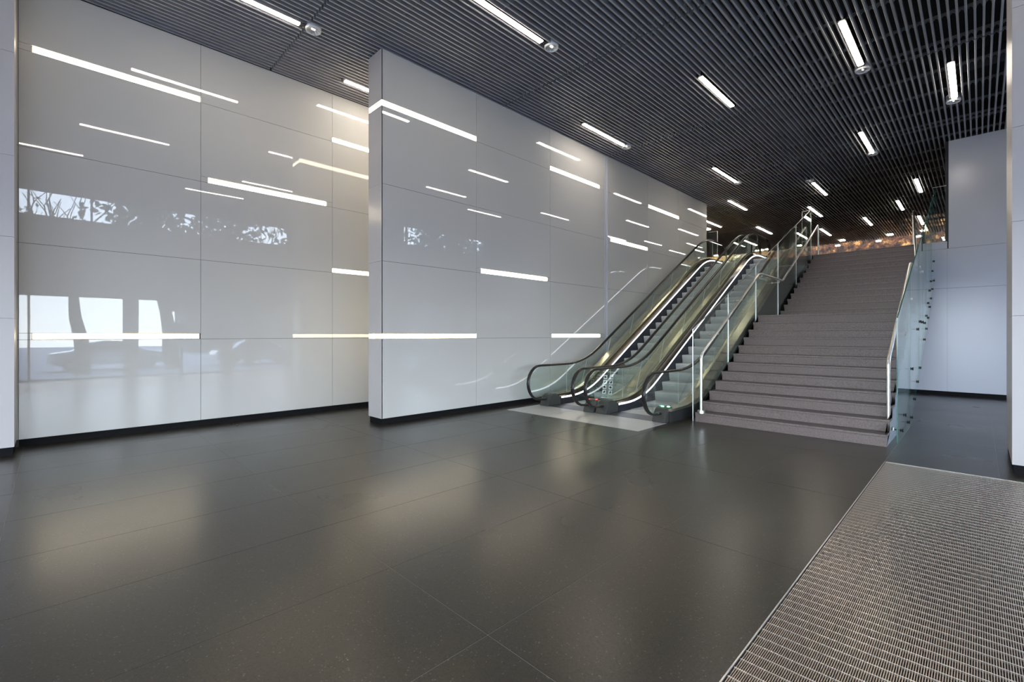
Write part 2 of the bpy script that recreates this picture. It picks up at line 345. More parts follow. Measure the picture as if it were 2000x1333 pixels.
# upper floor and the dark space beyond
bm = bmesh.new()
box(bm, -14, -3.9, 18.45, YEND, 3.6, ZU); box(bm, -3.9, -0.6, 17.12, YEND, 3.95, ZU); box(bm, -0.6, XR, YR + 0.32, YEND, 3.6, ZU)
make('floor_upper', bm, 'clad', kind='structure')
boxo('wall_back', (-16, XR + 3, 36.5, 36.8, 3, 9.6), 'mosaic', kind='structure')
boxo('ceiling_upper', (-16, XR + 3, 31.2, 36.8, 9.5, 9.6), 'plenum', kind='structure')
boxo('wall_side', (-14.3, -14, 16, YEND, 0, 7.7), 'plenum', kind='structure')
boxo('wall_side', (XR + 0.0, XR + 0.3, YR + 0.3, YEND, 0, 7.7), 'plenum', kind='structure')
boxo('wall_side', (-14, -10.2, YMID - 0.3, YMID, 0, 7.7), 'plenum', kind='structure')
boxo('wall_light_seal', (-14, XR + 0.3, 18.6, 18.75, 0, 3.9), 'plenum', kind='structure')  # unseen wall, added to stop sky light leaking in below the upper floor
cn = boxo('counter_wall', (-11.6, -6.6, 23.0, 23.35, ZU, 5.42), 'tan')
tag(cn, 'low tan stone wall on the upper floor behind the escalator heads', 'low wall')

# ------------------------------------------------------------------ slatted ceiling
ceil = boxo('ceiling', (-14, XR + 0.3, -8, 31.3, 7.62, 7.8), 'plenum', kind='structure')
JY = [2.97 + 4.16 * k for k in range(-3, 8)]
def slat_mesh(y0, y1):
    bm = bmesh.new()
    js = [y0] + [j for j in JY if y0 + 0.1 < j < y1 - 0.1] + [y1]
    for a, b_ in zip(js, js[1:]):
        # inverted trough: two flanks and a rounded lower edge
        prof = [(-0.013, 0.105), (-0.015, 0.006), (-0.009, 0.0), (0.009, 0.0), (0.015, 0.006), (0.013, 0.105)]
        sweep(bm, [[(x, a + 0.018, z) for x, z in prof], [(x, b_ - 0.018, z) for x, z in prof]])
    return bm
slA = make('slat', slat_mesh(-8, 31.2), 'slat', ceil); slC = make('slat', slat_mesh(YMID, 31.2), 'slat', ceil); slC.location = (XL - 0.05, 0, ZC)
nsl = 0; firsts = {}
x = XL + 0.04
while x < XR:
    segs = [slA]
    for s in segs:
        if s.name not in firsts: firsts[s.name] = 1; s.location = (x, 0, ZC)
        else: inst(s, 'slat', (x, 0, ZC), ceil)
    x += 0.1004; nsl += 1
for k in range(38): inst(slC, 'slat', (XL - 0.16 - k * 0.1104, 0, ZC), ceil)
def rail_mesh(x0, x1):       # carrier: a plate with an arch over every gap between slats
    bm = bmesh.new(); p = 0.1004; k = int((x1 - x0) / p)
    for i in range(k):
        a = x0 + i * p
        arch = [(a - 0.0, 0.045), (a + 0.016, 0.045), (a + 0.022, 0.085), (a + 0.05, 0.115), (a + 0.078, 0.085), (a + 0.084, 0.045), (a + p, 0.045)]
        pts = arch + [(a + p, 0.13), (a, 0.13)]
        for yy in (0.0,):
            A = [bm.verts.new((x, -0.007, z)) for x, z in pts]; B = [bm.verts.new((x, 0.007, z)) for x, z in pts]
            bm.faces.new(A); bm.faces.new(B[::-1])
            for q in range(len(arch) - 1): bm.faces.new((A[q], B[q], B[q + 1], A[q + 1]))
    box(bm, x0, x1, -0.02, 0.02, 0.12, 0.15)
    return bm
railA = make('carrier_rail', rail_mesh(XL + 0.04, XR), 'carrier', ceil); railA.location = (0, JY[2] + 0.14, ZC - 0.038)
for j in JY:
    for d in (-0.14, 0.14, 1.04, 2.08, 3.12):
        y = j + d
        if y < -8 or y > 31 or abs(y - (JY[2] + 0.14)) < 0.01: continue
        inst(railA, 'carrier_rail', (0, y, ZC - 0.038), ceil)
bm = bmesh.new()
for y in (9.0, 13.2, 19.5): box(bm, -0.9, XR, y, y + 0.35, 7.1, 7.35)
box(bm, -3.0, -2.6, -6, 30, 7.15, 7.4)
make('duct', bm, 'pipe', ceil)

# ------------------------------------------------------------------ ceiling lights
def light(x, y0, y1, where, cat='ceiling light'):
    t = thing('ceiling_light', 'white strip light in the slatted ceiling, ' + where, cat, 'strip lights in the slatted ceiling')
    t.location = (x, (y0 + y1) / 2, ZC); h = (y1 - y0) / 2
    bm = bmesh.new(); prof = [(-0.05, 0.06), (-0.05, 0.0), (-0.038, -0.018), (0.038, -0.018), (0.05, 0.0), (0.05, 0.06)]
    sweep(bm, [[(a, -h, z) for a, z in prof], [(a, h, z) for a, z in prof]]); make('diffuser', bm, 'strip', t)
    bm = bmesh.new(); box(bm, -0.058, 0.058, -h - 0.03, h + 0.03, 0.061, 0.13); box(bm, -0.058, -0.0505, -h - 0.03, h + 0.03, -0.005, 0.061); box(bm, 0.0505, 0.058, -h - 0.03, h + 0.03, -0.005, 0.061)
    box(bm, -0.058, 0.058, -h - 0.06, -h - 0.001, -0.005, 0.13); box(bm, -0.058, 0.058, h + 0.001, h + 0.06, -0.005, 0.13)
    make('housing', bm, 'black', t)
LS = [(-7.84, 1.06, 2.86, 'leftmost at the top edge'), (-5.36, 4.25, 6.02, 'at the top centre, ending above the freestanding wall'),
      (-8.95, 4.15, 5.95, 'in the gap between left wall and freestanding wall'), (-3.88, 9.1, 10.74, 'on its own above the escalators, without a downlight'),
      (-6.73, 9.1, 10.85, 'nearest along the freestanding wall'), (-1.58, 9.11, 10.82, 'large one over the stairs with a downlight'),
      (-0.38, 11.94, 13.73, 'rightmost, beside the right pillar'), (-5.71, 14.31, 16.12, 'second one in the row over the escalators'),
      (-2.11, 14.43, 16.2, 'over the middle of the stairs'), (-3.93, 18.07, 19.98, 'just above the railing tip'),
      (-6.69, 18.21, 20.05, 'third one in the row over the escalators'), (-1.47, 20.03, 21.98, 'beside the tall end wall panel at right'),
      (-2.2, 22.74, 24.57, 'small one left of the right stair railing'), (-3.53, 25.0, 26.96, 'small one over the stair head'),
      (-1.84, 26.32, 28.4, 'small one just above the right railing post'), (-7.38, 23.56, 25.7, 'small one above the escalator head loops'),
      (-8.6, 20.5, 22.4, 'half hidden behind the end of the freestanding wall'), (-4.78, 21.34, 23.45, 'touching the tip of the left stair railing'),
      (-5.37, 26.16, 28.24, 'small one right of the left railing post'),
      (-3.98, 0.45, 2.2, 'mirrored short in the left wall'), (-1.35, -1.2, 0.6, 'mirrored low beside the left pillar'),
      (0.12, 3.25, 5.05, 'mirrored above the long strip of the left wall'), (-2.08, 4.45, 6.2, 'mirrored right of the first wall joint'),
      (-6.2, -3.2, -1.4, 'out of view behind the camera')]
for a in LS: light(*a)
SP = [(-7.82, 3.08, 'leftmost, below the slatted ceiling beside the wall', 1), (-5.33, 6.26, 'above the freestanding wall, at the end of the long strip', 1),
      (-6.73, 11.03, 'at the end of the strip along the freestanding wall', 1), (-1.58, 11.04, 'over the stairs at the end of the big strip', 1),
      (-0.40, 13.92, 'rightmost, beside the right pillar', 1), (-5.70, 16.28, 'in the row over the escalators', 1), (-2.11, 16.36, 'over the middle of the stairs', 0),
      (-3.95, 17.75, 'just before the strip above the railing tip', 1)]
for x, y, w, on in SP:
    t = thing('downlight', 'round chrome downlight, ' + w, 'downlight', 'round downlights in the ceiling'); t.location = (x, y, ZC)
    bm = bmesh.new(); n = 28
    rr = [(0.125, 0.12), (0.125, -0.012), (0.118, -0.03), (0.104, -0.03), (0.100, -0.018)]
    R = [[bm.verts.new((r * math.cos(2 * math.pi * k / n), r * math.sin(2 * math.pi * k / n), z)) for k in range(n)] for r, z in rr]
    for i in range(len(R) - 1):
        for k in range(n): bm.faces.new((R[i][k], R[i][(k + 1) % n], R[i + 1][(k + 1) % n], R[i + 1][k]))
    make('ring', bm, 'ring', t, smooth=True)
    bm = bmesh.new(); rr = [(0.102, -0.022), (0.085, -0.005), (0.055, 0.01), (0.02, 0.016)]
    R = [[bm.verts.new((r * (1 + 0.10 * (k % 2) * (z > -0.02)) * math.cos(2 * math.pi * k / n), r * (1 + 0.10 * (k % 2) * (z > -0.02)) * math.sin(2 * math.pi * k / n), z)) for k in range(n)] for r, z in rr]
    for i in range(len(R) - 1):
        for k in range(n): bm.faces.new((R[i][k], R[i][(k + 1) % n], R[i + 1][(k + 1) % n], R[i + 1][k]))
    bm.faces.new(R[-1]); make('reflector', bm, 'reflector', t)
    bm = bmesh.new(); box(bm, -0.015, 0.015, -0.03, 0.03, -0.008, 0.02); make('bulb', bm, 'bulb', t)
    boxo('bracket', (-0.05, 0.05, -0.18, -0.126, 0.0, 0.12), 'black', t)
for k, (x, y) in enumerate(((-9.2, 30.2), (-7.2, 30.2), (-5.2, 30.2), (-3.2, 30.2), (-1.9, 30.2), (-6.2, 34.6), (-4.2, 34.6), (-2.4, 34.6))):
    z = ZC if y < 31 else 7.15
    wh = ('far left', 'behind the escalator heads', 'right of the railing post', 'above the middle of the stair head', 'above the right of the stair head', 'left, by the bronze wall', 'middle, by the bronze wall', 'right, by the bronze wall')[k]
    t = thing('downlight', 'tiny distant downlight on the upper floor, ' + wh, 'downlight', 'distant downlights'); t.location = (x, y, z)
    bm = bmesh.new(); cyl(bm, (0, 0, 0.03), (0, 0, -0.03), 0.13, 16); make('lens', bm, 'spot_on', t)
    bm = bmesh.new(); cyl(bm, (0, 0, 0.10), (0, 0, 0.031), 0.15, 16); make('ring', bm, 'black', t)
    if y > 31:
        boxo('suspension_rod', (-0.012, 0.012, -0.012, 0.012, 0.09, 9.5 - z), 'black', t)
        l = bpy.data.lights.new('bronze_wall_light', 'SPOT'); l.energy = 3; l.color = (1, 0.62, 0.3); l.spot_size = 3.0; l.shadow_soft_size = 0.1
        o = bpy.data.objects.new('bronze_wall_light', l); COL.objects.link(o); o.location = (x, y, z - 0.08); o.location.z = 8.6; o.rotation_euler = (math.radians(60), 0, 0)
t = thing('downlight', 'warm downlight over the tan low wall of the upper floor', 'downlight'); t.location = (-9.2, 22.4, ZC)
bm = bmesh.new(); cyl(bm, (0, 0, 0.1), (0, 0, -0.03), 0.12, 16); make('lens', bm, 'spot_on', t)
l = bpy.data.lights.new('low_wall_light', 'SPOT'); l.energy = 150; l.color = (1, 0.8, 0.55); l.spot_size = 2.0; l.shadow_soft_size = 0.1
o = bpy.data.objects.new('low_wall_light', l); COL.objects.link(o); o.location = (-8.6, 21.6, ZC - 0.1); o.rotation_euler = (math.radians(35), 0, 0)

# ------------------------------------------------------------------ escalators
TAN = math.tan(math.radians(30))
def curve(zl, Y0, ya, yb, T=0.7, nm=14):
    Yi = Y0 + zl / TAN; Yj = Y0 + (zl + ZU) / TAN; pts = [(ya, zl)]
    for k in range(9):           # lower bend (quadratic blend)
        u = k / 8; a, b_, c = (Yi - T, zl), (Yi, zl), (Yi + T * 0.87, zl + T * 0.87 * TAN)
        pts.append(((1 - u) ** 2 * a[0] + 2 * u * (1 - u) * b_[0] + u * u * c[0], (1 - u) ** 2 * a[1] + 2 * u * (1 - u) * b_[1] + u * u * c[1]))
    s = pts[-1]; e2 = (Yj - T * 0.87, zl + ZU - T * 0.87 * TAN)
    for k in range(1, nm): pts.append((s[0] + (e2[0] - s[0]) * k / nm, s[1] + (e2[1] - s[1]) * k / nm))
    for k in range(9):
        u = k / 8; a, b_, c = e2, (Yj, zl + ZU), (Yj + T, zl + ZU)
        pts.append(((1 - u) ** 2 * a[0] + 2 * u * (1 - u) * b_[0] + u * u * c[0], (1 - u) ** 2 * a[1] + 2 * u * (1 - u) * b_[1] + u * u * c[1]))
    pts.append((yb, zl + ZU)); return pts
def strip_sweep(bm, defs, ya, yb, mi=0):       # defs: [(x, zl, Y0)] closed section
    cs = [(x, curve(zl, Y0, ya, yb)) for x, zl, Y0 in defs]
    sweep(bm, [[(x, c[i][0], c[i][1]) for x, c in cs] for i in range(len(cs[0][1]))], mi=mi)
YA, YB = 7.70, 18.13
def escalator(label, xl, xr, phase, outer_l, outer_r, nos0=9.30):
    T = thing('escalator', label, 'escalator', loc=(0, 0, 0))
    for side, x, xo in ((1, xl, outer_l), (-1, xr, outer_r)):      # side = direction towards the steps
        # handrail
        zc = 0.915; top = curve(zc, 7.775, YA, YB, nm=10)
        pth = [(7.98, 0.145)] + [(YA - 0.375 * math.sin(a), 0.54 - 0.375 * math.cos(a)) for a in [math.radians(d) for d in range(0, 181, 15)]][0:] + top[1:-1]
        pth += [(YB + 0.375 * math.sin(a), ZU + 0.54 + 0.375 * math.cos(a)) for a in [math.radians(d) for d in range(0, 181, 15)]] + [(YB - 0.28, ZU + 0.145)]
        bm = bmesh.new(); tube(bm, [(x, y, z) for y, z in pth], 0.041, 12, 0.026); make('handrail', bm, 'rail', T, smooth=True)
        # glass panes between deck and handrail
        bot = curve(0.25, 8.66, YA, YB, nm=10)
        cuts = [1, 6, 10, 12, 14, 16, 18, 22, len(top) - 2]
        tp = [(y, z - 0.0) for y, z in top]
        a0 = [(YA + 0.12, 0.19)] + [(YA - 0.36 * math.sin(a), 0.54 - 0.36 * math.cos(a)) for a in [math.radians(d) for d in range(0, 181, 15)]]
        ends = []
        polys = [a0 + tp[1:2] + [(tp[1][0], 0.25), (YA + 0.25, 0.25)]]
        polys[0] = a0 + [(tp[1][0], tp[1][1]), (tp[1][0], 0.19)]
        for c0, c1 in zip(cuts, cuts[1:]):
            if c0 == 1: bl = [(tp[1][0], 0.25)] + bot[2:c1 + 1]
            else: bl = bot[c0:c1 + 1]
            if c1 == len(top) - 2: bl = bl[:-1] + [(tp[c1][0], bot[-1][1])]
            polys.append(bl + tp[c0:c1 + 1][::-1])
        hi = [(YB + 0.36 * math.sin(a), ZU + 0.54 + 0.36 * math.cos(a)) for a in [math.radians(d) for d in range(0, 181, 15)]]
        polys.append([(tp[-2][0], ZU + 0.25), (tp[-2][0], tp[-2][1])] + hi)
        for q in polys:
            cy, cz = sum(p[0] for p in q) / len(q), sum(p[1] for p in q) / len(q)
            bm = bmesh.new(); prism_x(bm, [(y + (cy - y) * 0.003, z + (cz - z) * 0.003) for y, z in q], x - 0.006, x + 0.006, 0, 1)
            make('glass_pane', bm, ['glass', 'edge_light'], T)
        # deck, gasket line, inner panel, light line, skirt, outer cladding
        xi, xs = x + side * 0.075, x + side * 0.118
        bm = bmesh.new(); strip_sweep(bm, [(x + side * 0.01, 0.255, 8.66), (xi, 0.245, 8.69), (xi, 0.225, 8.72), (x + side * 0.01, 0.225, 8.72)], YA + 0.3, YB - 0.2); make('deck', bm, 'deck', T)
        bm = bmesh.new(); strip_sweep(bm, [(xi + side * 0.001, 0.236, 8.70), (xi + side * 0.009, 0.236, 8.70), (xi + side * 0.009, 0.222, 8.735), (xi + side * 0.001, 0.222, 8.735)], YA + 0.3, YB - 0.2); make('gasket', bm, 'trimline', T)
        bm = bmesh.new(); strip_sweep(bm, [(xi + side * 0.002, 0.222, 8.735), (xs, 0.185, 8.965), (xs - side * 0.02, 0.17, 8.965), (xi - side * 0.02, 0.2, 8.735)], YA + 0.3, YB - 0.2); make('inner_panel', bm, 'deck' if side < 0 else 'inner', T)
        bm = bmesh.new(); strip_sweep(bm, [(xs + side * 0.001, 0.185, 8.968), (xs + side * 0.007, 0.180, 8.975), (xs + side * 0.007, 0.150, 9.030), (xs + side * 0.001, 0.148, 9.032)], YA + 0.62, YB - 0.35); make('light_line', bm, 'led', T)
        bm = bmesh.new(); strip_sweep(bm, [(xs, 0.139, 9.05), (xs - side * 0.02, 0.139, 9.05), (xs - side * 0.02, -0.03, 9.62), (xs, -0.03, 9.62)], YA + 0.3, YB - 0.2); make('skirt', bm, 'skirt', T)
        # outer side of the deck and cladding
        d = -side
        if xo is not None:
            bm = bmesh.new(); strip_sweep(bm, [(x + d * 0.01, 0.255, 8.66), (xo, 0.245, 8.69), (xo, 0.20, 8.97), (x + d * 0.01, 0.20, 8.97)], YA + 0.3, YB - 0.2); make('outer_deck', bm, 'deck', T)
            cl = curve(0.2, 8.975, YA + 0.3, YB - 0.2)
            bm = bmesh.new(); xa, xb = sorted((xo - d * 0.012, xo - d * 0.04)); prism_x(bm, cl + [(YB - 0.2, 0.0), (YA + 0.3, 0.0)], xa, xb); make('side_cladding', bm, 'clad', T)
        # handrail inlets at both ends
        ow = 0.15 if xo is None else 0.13
        for yo, zo, dr in ((7.83, 0.0, 1), (18.02, ZU, -1)):
            prof = [(0.0, 0.0), (0.06, 0.13), (0.13, 0.235), (0.20, 0.262), (0.31, 0.262), (0.40, 0.20), (0.46, 0.18), (0.46, 0.0)]
            bm = bmesh.new(); prism_x(bm, [(yo + dr * a, zo + b_) for a, b_ in prof], x - (ow if side > 0 else 0.125), x + (0.125 if side > 0 else ow))
            bmesh.ops.bevel(bm, geom=[e_ for e_ in bm.edges], offset=0.012, segments=2, affect='EDGES')
            make('handrail_inlet', bm, 'inlet', T, smooth=True)
    sx0, sx1 = xl + 0.125, xr - 0.125
    boxo('comb_plate', (sx0, sx1, 7.86, 8.36, -0.001, 0.006), 'comb', T); boxo('comb_plate', (sx0, sx1, 17.7, 18.45, ZU - 0.02, ZU + 0.004), 'comb', T)
    # steps
    zs = [-0.06 + phase - 0.2] ; k = 0
    Z = []; z = phase
    while z < ZU + 0.02: Z.append(z); z += 0.2
    boxo('step', (sx0, sx1, 8.36, 8.78, -0.2, 0.002), 'steps', T); boxo('step', (sx0, sx1, 8.784, 9.34, -0.2, 0.012), 'steps', T)
    for z in Z:
        if z < 0.03: continue
        y = nos0 + z / TAN; zz = min(z, ZU)
        if z < 0.25: y = nos0 + z / TAN - (0.25 - z) * 0.15
        prof = [(y + 0.43, zz), (y + 0.03, zz), (y + 0.012, zz - 0.006), (y, zz - 0.024), (y + 0.002, zz - 0.05), (y + 0.012, zz - 0.10), (y + 0.03, zz - 0.16), (y + 0.055, zz - 0.24), (y + 0.43, zz - 0.24)]
        bm = bmesh.new(); prism_x(bm, prof, sx0, sx1); make('step', bm, 'steps', T, smooth=True)
    boxo('step', (sx0, sx1, 16.75, 17.22, ZU - 0.2, ZU), 'steps', T); boxo('step', (sx0, sx1, 17.224, 17.7, ZU - 0.2, ZU), 'steps', T)
    bm = bmesh.new(); strip_sweep(bm, [(sx0, -0.25, 9.85), (sx1, -0.25, 9.85), (sx1, -0.30, 9.95), (sx0, -0.30, 9.95)], 8.0, 17.9); make('step_pan', bm, 'black', T)
    return T
E1 = escalator('left escalator, beside the glass wall, with red stop lights at its foot', -6.90, -5.69, 0.17, -7.10, -5.535)
E2 = escalator('right escalator, beside the stairs, with green signal lights at its foot', -5.38, -4.13, 0.10, -5.53, -3.955)
def lamp(par, mname, x, y, z):
    bm = bmesh.new(); bmesh.ops.create_uvsphere(bm, u_segments=12, v_segments=8, radius=0.028, matrix=Matrix.Translation((x, y, z)) @ Matrix.Diagonal((1, 1, 0.5, 1)))
    make('signal_light', bm, mname, par, smooth=True)
lamp(E1, 'red', -5.60, 8.02, 0.255); lamp(E1, 'red', -5.78, 8.0, 0.24); lamp(E2, 'green', -4.16, 8.07, 0.268); lamp(E2, 'green', -4.06, 8.1, 0.268)

# landing plate in front of both escalators
pl = thing('landing_plate', 'light grey metal landing plate on the floor before the two escalators', 'floor plate')
for a, b_ in ((-7.10, -6.05), (-6.046, -5.0), (-4.996, -3.98)): boxo('plate', (a, b_, 6.88, 7.86, 0.0005, 0.004), 'plate', pl)
bm = bmesh.new(); box(bm, -5.69, -5.38, 7.862, 8.0, 0.0005, 0.0035); box(bm, -7.10, -6.9, 7.862, 8.0, 0.0005, 0.0035); make('infill', bm, 'plate', pl)

# acrylic pictogram stands on the deck between the escalators
def stand(label, y, z, h):
    t = thing('notice_stand', label, 'sign', 'pictogram stands between the escalators'); t.location = (-5.53, y, z)
    for s in (-1, 1):
        bm = bmesh.new(); bx = s * 0.075
        sweep(bm, [[(bx - 0.06, -0.05, 0), (bx + 0.06, -0.05, 0), (bx + 0.06, -0.044, 0), (bx - 0.06, -0.044, 0)], [(bx - 0.06, 0.04, h), (bx + 0.06, 0.04, h), (bx + 0.06, 0.046, h), (bx - 0.06, 0.046, h)]])
        make('board', bm, 'acrylic', t)
        for k in range(4):
            f0 = 0.16 + k * 0.19; f1 = f0 + 0.155
            P = lambda xx, f: (xx, -0.052 + 0.09 * f, h * f)
            bm = bmesh.new(); vs = [bm.verts.new(P(bx - 0.045, f0)), bm.verts.new(P(bx + 0.045, f0)), bm.verts.new(P(bx + 0.045, f1)), bm.verts.new(P(bx - 0.045, f1))]; bm.faces.new(vs)
            pc = make('pictogram', bm, 'sticker', t)
            bm = bmesh.new(); c = [(-0.02, 0.35), (0.0, 0.2), (0.015, 0.35), (0.03, 0.75), (0.005, 0.85), (-0.012, 0.6)] if k % 2 == 0 else [(-0.03, 0.3), (0.02, 0.25), (0.03, 0.5), (0.0, 0.8), (-0.025, 0.7)]
            vs = [bm.verts.new((bx + a, -0.0545 + 0.09 * (f0 + (f1 - f0) * b_), h * (f0 + (f1 - f0) * b_))) for a, b_ in c]; bm.faces.new(vs)
            make('symbol', bm, 'ink', pc)
    bm = bmesh.new(); box(bm, -0.15, 0.15, 0.038, 0.048, h, h + 0.012); box(bm, -0.15, 0.15, -0.06, 0.06, 0, 0.008); make('edge_bar', bm, 'edge_light', t)
stand('clear acrylic stand with pictograms at the foot of the escalators', 8.33, 0.26, 0.55)
stand('clear acrylic stand with pictograms at the head of the escalators', 17.1, ZU + 0.26, 0.42)

# ------------------------------------------------------------------ stairs
st = thing('staircase', 'wide dark granite staircase with a landing, right of the escalators', 'staircase')
XSL, XSR = -3.70, -0.93; RS, TD = ZU / 24, 0.3108
ny = lambda k: 8.425 + (k - 1) * TD if k <= 12 else 13.634 + (k - 13) * TD
boxo_st = []
for k in range(1, 25):
    y0 = ny(k); y1 = ny(k + 1) + 0.03 if k < 24 else 17.13
    z = RS * k
    bm = bmesh.new(); box(bm, XSL, XSR, y0, y1, z - 0.035, z); bmesh.ops.bevel(bm, geom=bm.edges[:], offset=0.004, segments=1, affect='EDGES')
    for f in bm.faces: f.material_index = 1 if abs(f.normal.z) > 0.9 else 0
    make('tread', bm, ['stair', 'tread'], st)
    boxo('riser', (XSL + 0.002, XSR - 0.002, y0 + 0.006, y0 + 0.03, z - RS + 0.001, z - 0.036), 'stair', st)
prof = [(8.46, 0.0)]
for k in range(1, 25): prof += [(ny(k) + 0.03, RS * k - 0.035), ((ny(k + 1) + 0.03) if k < 24 else 17.1, RS * k - 0.035)]
prof += [(17.1, 3.55), (16.7, 3.3), (13.5, 1.62), (12.3, 1.62), (9.2, 0.0)]
bm = bmesh.new(); prism_x(bm, prof, XSL + 0.01, XSR - 0.03); bmesh.ops.triangulate(bm, faces=bm.faces[:]); make('stair_body', bm, 'clad', st)
low = [(8.45, 0.002), (10.6, 0.002), (12.2, 0.86), (13.6, 1.46), (17.1, 3.34)]
sp = [(8.45, RS * 1 - 0.04)] ; up = []
for k in range(1, 25): up += [(ny(k) + 0.01, RS * k - 0.04), ((ny(k + 1) + 0.01) if k < 24 else 17.1, RS * k - 0.04)]
bm = bmesh.new(); prism_x(bm, low + up[::-1], XSR - 0.028, XSR - 0.004); bmesh.ops.triangulate(bm, faces=bm.faces[:]); make('stringer', bm, 'stringer', st)
# glass balustrades
def topz(y): return 1.69 + 0.4507 * (y - 8.43)
def balustrade(name, label, X, ys, low_f, mats_edge):
    t = thing(name, label, 'railing')
    for a, b_ in zip(ys, ys[1:]):
        a2, b2 = a + 0.008, b_ - 0.008
        q = low_f(a2, b2) + [(b2, topz(b2)), (a2, topz(a2))]
        bm = bmesh.new(); prism_x(bm, q, X - 0.008, X + 0.008, 0, 1); make('glass_pane', bm, ['glass', mats_edge], t)
    return t
gl = balustrade('glass_railing', 'left stair railing, glass panes rising between escalator and stairs', -3.745, [8.43, 10.15, 11.87, 13.59, 15.31, 17.0],
                lambda a, b_: [(a, 0.002 if a < 9 else max(0, (a - 8.9) * 0.4507 - 0.15)), (b_, (max(0.002, (b_ - 8.9) * 0.4507 - 0.15)))], 'edge_light')
bm = bmesh.new(); box(bm, -3.99, -3.76, 16.99, 17.005, ZU, 5.53); make('glass_pane', bm, 'glass', gl)
bm = bmesh.new(); cyl(bm, (-3.99, 17.0, ZU), (-3.99, 17.0, 5.545), 0.010, 8); cyl(bm, (-4.0, 17.0, 5.545), (-3.74, 17.0, 5.545), 0.014, 8); tube(bm, [(-3.745, 8.43, topz(8.43) + 0.006), (-3.745, 17.0, topz(17.0) + 0.006)], 0.009, 8); make('top_cap', bm, 'steel', gl)
bm = bmesh.new()
for y in (8.43, 10.15, 11.87, 13.59, 15.31, 17.0):
    zb = 0.0 if y < 9 else (y - 8.9) * 0.4507 - 0.15
    cyl(bm, (-3.745, y, max(zb, 0.0)), (-3.745, y, topz(y) + (0.02 if y < 9 else 0)), 0.007 if y < 9 else 0.0115, 8)
make('joint_profile', bm, 'steel', gl)
def lowR(a, b_):
    L = [(8.6, 0.003), (10.6, 0.003), (17.1, 3.30)]
    f = lambda y: 0.003 if y < 10.6 else (y - 10.6) * 0.507
    pts = [(a, f(a))]
    if a < 10.6 < b_: pts.append((10.6, 0.003))
    pts.append((b_, f(b_))); return pts
gr = balustrade('glass_railing', 'right stair railing of tall glass panes with bolted fixings, beside the white end wall', -0.85, [8.78, 10.50, 12.20, 13.90, 15.60, 17.15], lowR, 'edge')
bm = bmesh.new(); box(bm, -0.90, -0.62, YR - 0.02, YR - 0.005, 4.09, 5.53); make('glass_pane', bm, 'glass', gr)
bm = bmesh.new(); cyl(bm, (-0.90, YR - 0.012, 5.54), (-0.62, YR - 0.012, 5.54), 0.012, 8); make('top_cap', bm, 'steel', gr)
# bolted fixings of the right glass
for y, z in [(11.88, 1.71), (12.36, 1.87), (12.92, 1.87), (13.46, 1.86), (13.92, 1.74), (13.92, 2.03), (14.44, 2.0), (14.44, 2.34), (14.9, 2.27), (14.9, 2.66), (15.34, 2.5), (15.34, 2.92), (15.81, 2.76), (15.81, 3.22), (16.33, 3.02), (16.28, 3.52),
             (9.27, 0.13), (10.22, 0.13), (10.72, 0.15), (9.68, 0.32), (11.26, 0.42), (11.83, 0.7), (10.79, 1.0), (12.35, 0.94), (13.4, 1.5)]:
    bm = bmesh.new(); cyl(bm, (-0.928, y, z), (-0.83, y, z), 0.011, 8); cyl(bm, (-0.838, y, z), (-0.822, y, z), 0.026, 12); make('bolt', bm, 'black', gr)
# handrails
def arc_path(pts, r=0.09):
    out = [Vector(pts[0])]
    for i in range(1, len(pts) - 1):
        a, b_, c = Vector(pts[i - 1]), Vector(pts[i]), Vector(pts[i + 1])
        p, q = b_ + (a - b_).normalized() * r, b_ + (c - b_).normalized() * r
        for k in range(6): u = k / 5; out.append(p * (1 - u) ** 2 + b_ * 2 * u * (1 - u) + q * u * u)
    out.append(Vector(pts[-1])); return out
def handrail(label, pts, base, brackets, gx, end_post):
    t = thing('handrail', label, 'handrail')
    bm = bmesh.new(); tube(bm, arc_path(pts), 0.024, 12); make('rail', bm, 'steel', t, smooth=True)
    bm = bmesh.new(); cyl(bm, (base[0], base[1], base[2]), (base[0], base[1], base[2] + 0.05), 0.066, 20); make('base_flange', bm, 'steel', t, smooth=True)
    if end_post:
        bm = bmesh.new(); cyl(bm, (end_post[0], end_post[1], ZU), (end_post[0], end_post[1], ZU + 0.02), 0.05, 16); make('base_flange', bm, 'steel', t, smooth=True)
    for y, z in brackets:
        bm = bmesh.new(); tube(bm, [(pts[1][0], y, z - 0.02), (pts[1][0], y, z - 0.065), (gx, y, z - 0.065)], 0.008, 8); cyl(bm, (gx - 0.012, y, z - 0.065), (gx + 0.012, y, z - 0.065), 0.026, 12); make('bracket', bm, 'steel', t)
    return t
xh = -3.575
rl = lambda y: 1.23 + (y - 8.40) * 0.5605
rl2 = lambda y: 3.0 + (y - 13.36) * 0.555
handrail('stainless handrail inside the left glass railing of the stairs', [(xh, 8.40, RS), (xh, 8.40, 1.23), (xh, 11.60, 3.02), (xh, 13.36, 3.0), (xh, 17.12, 5.07), (xh, 17.12, ZU)], (xh, 8.40, RS),
         [(9.2, rl(9.2)), (10.5, rl(10.5)), (11.75, 3.02), (13.1, 3.0), (14.4, rl2(14.4)), (16.0, rl2(16.0))], -3.745, (xh, 17.12))
handrail('stainless handrail inside the right glass railing of the stairs', [(-0.965, 8.92, RS), (-0.965, 8.92, 1.22), (-0.965, 12.1, 3.03), (-0.965, 13.4, 3.0), (-1.30, 17.05, 5.07), (-1.30, 17.05, ZU)], (-0.965, 8.92, RS),
         [(9.75, 1.68), (10.83, 2.30), (12.4, 3.03), (13.06, 3.0)], -0.85, (-1.30, 17.05))
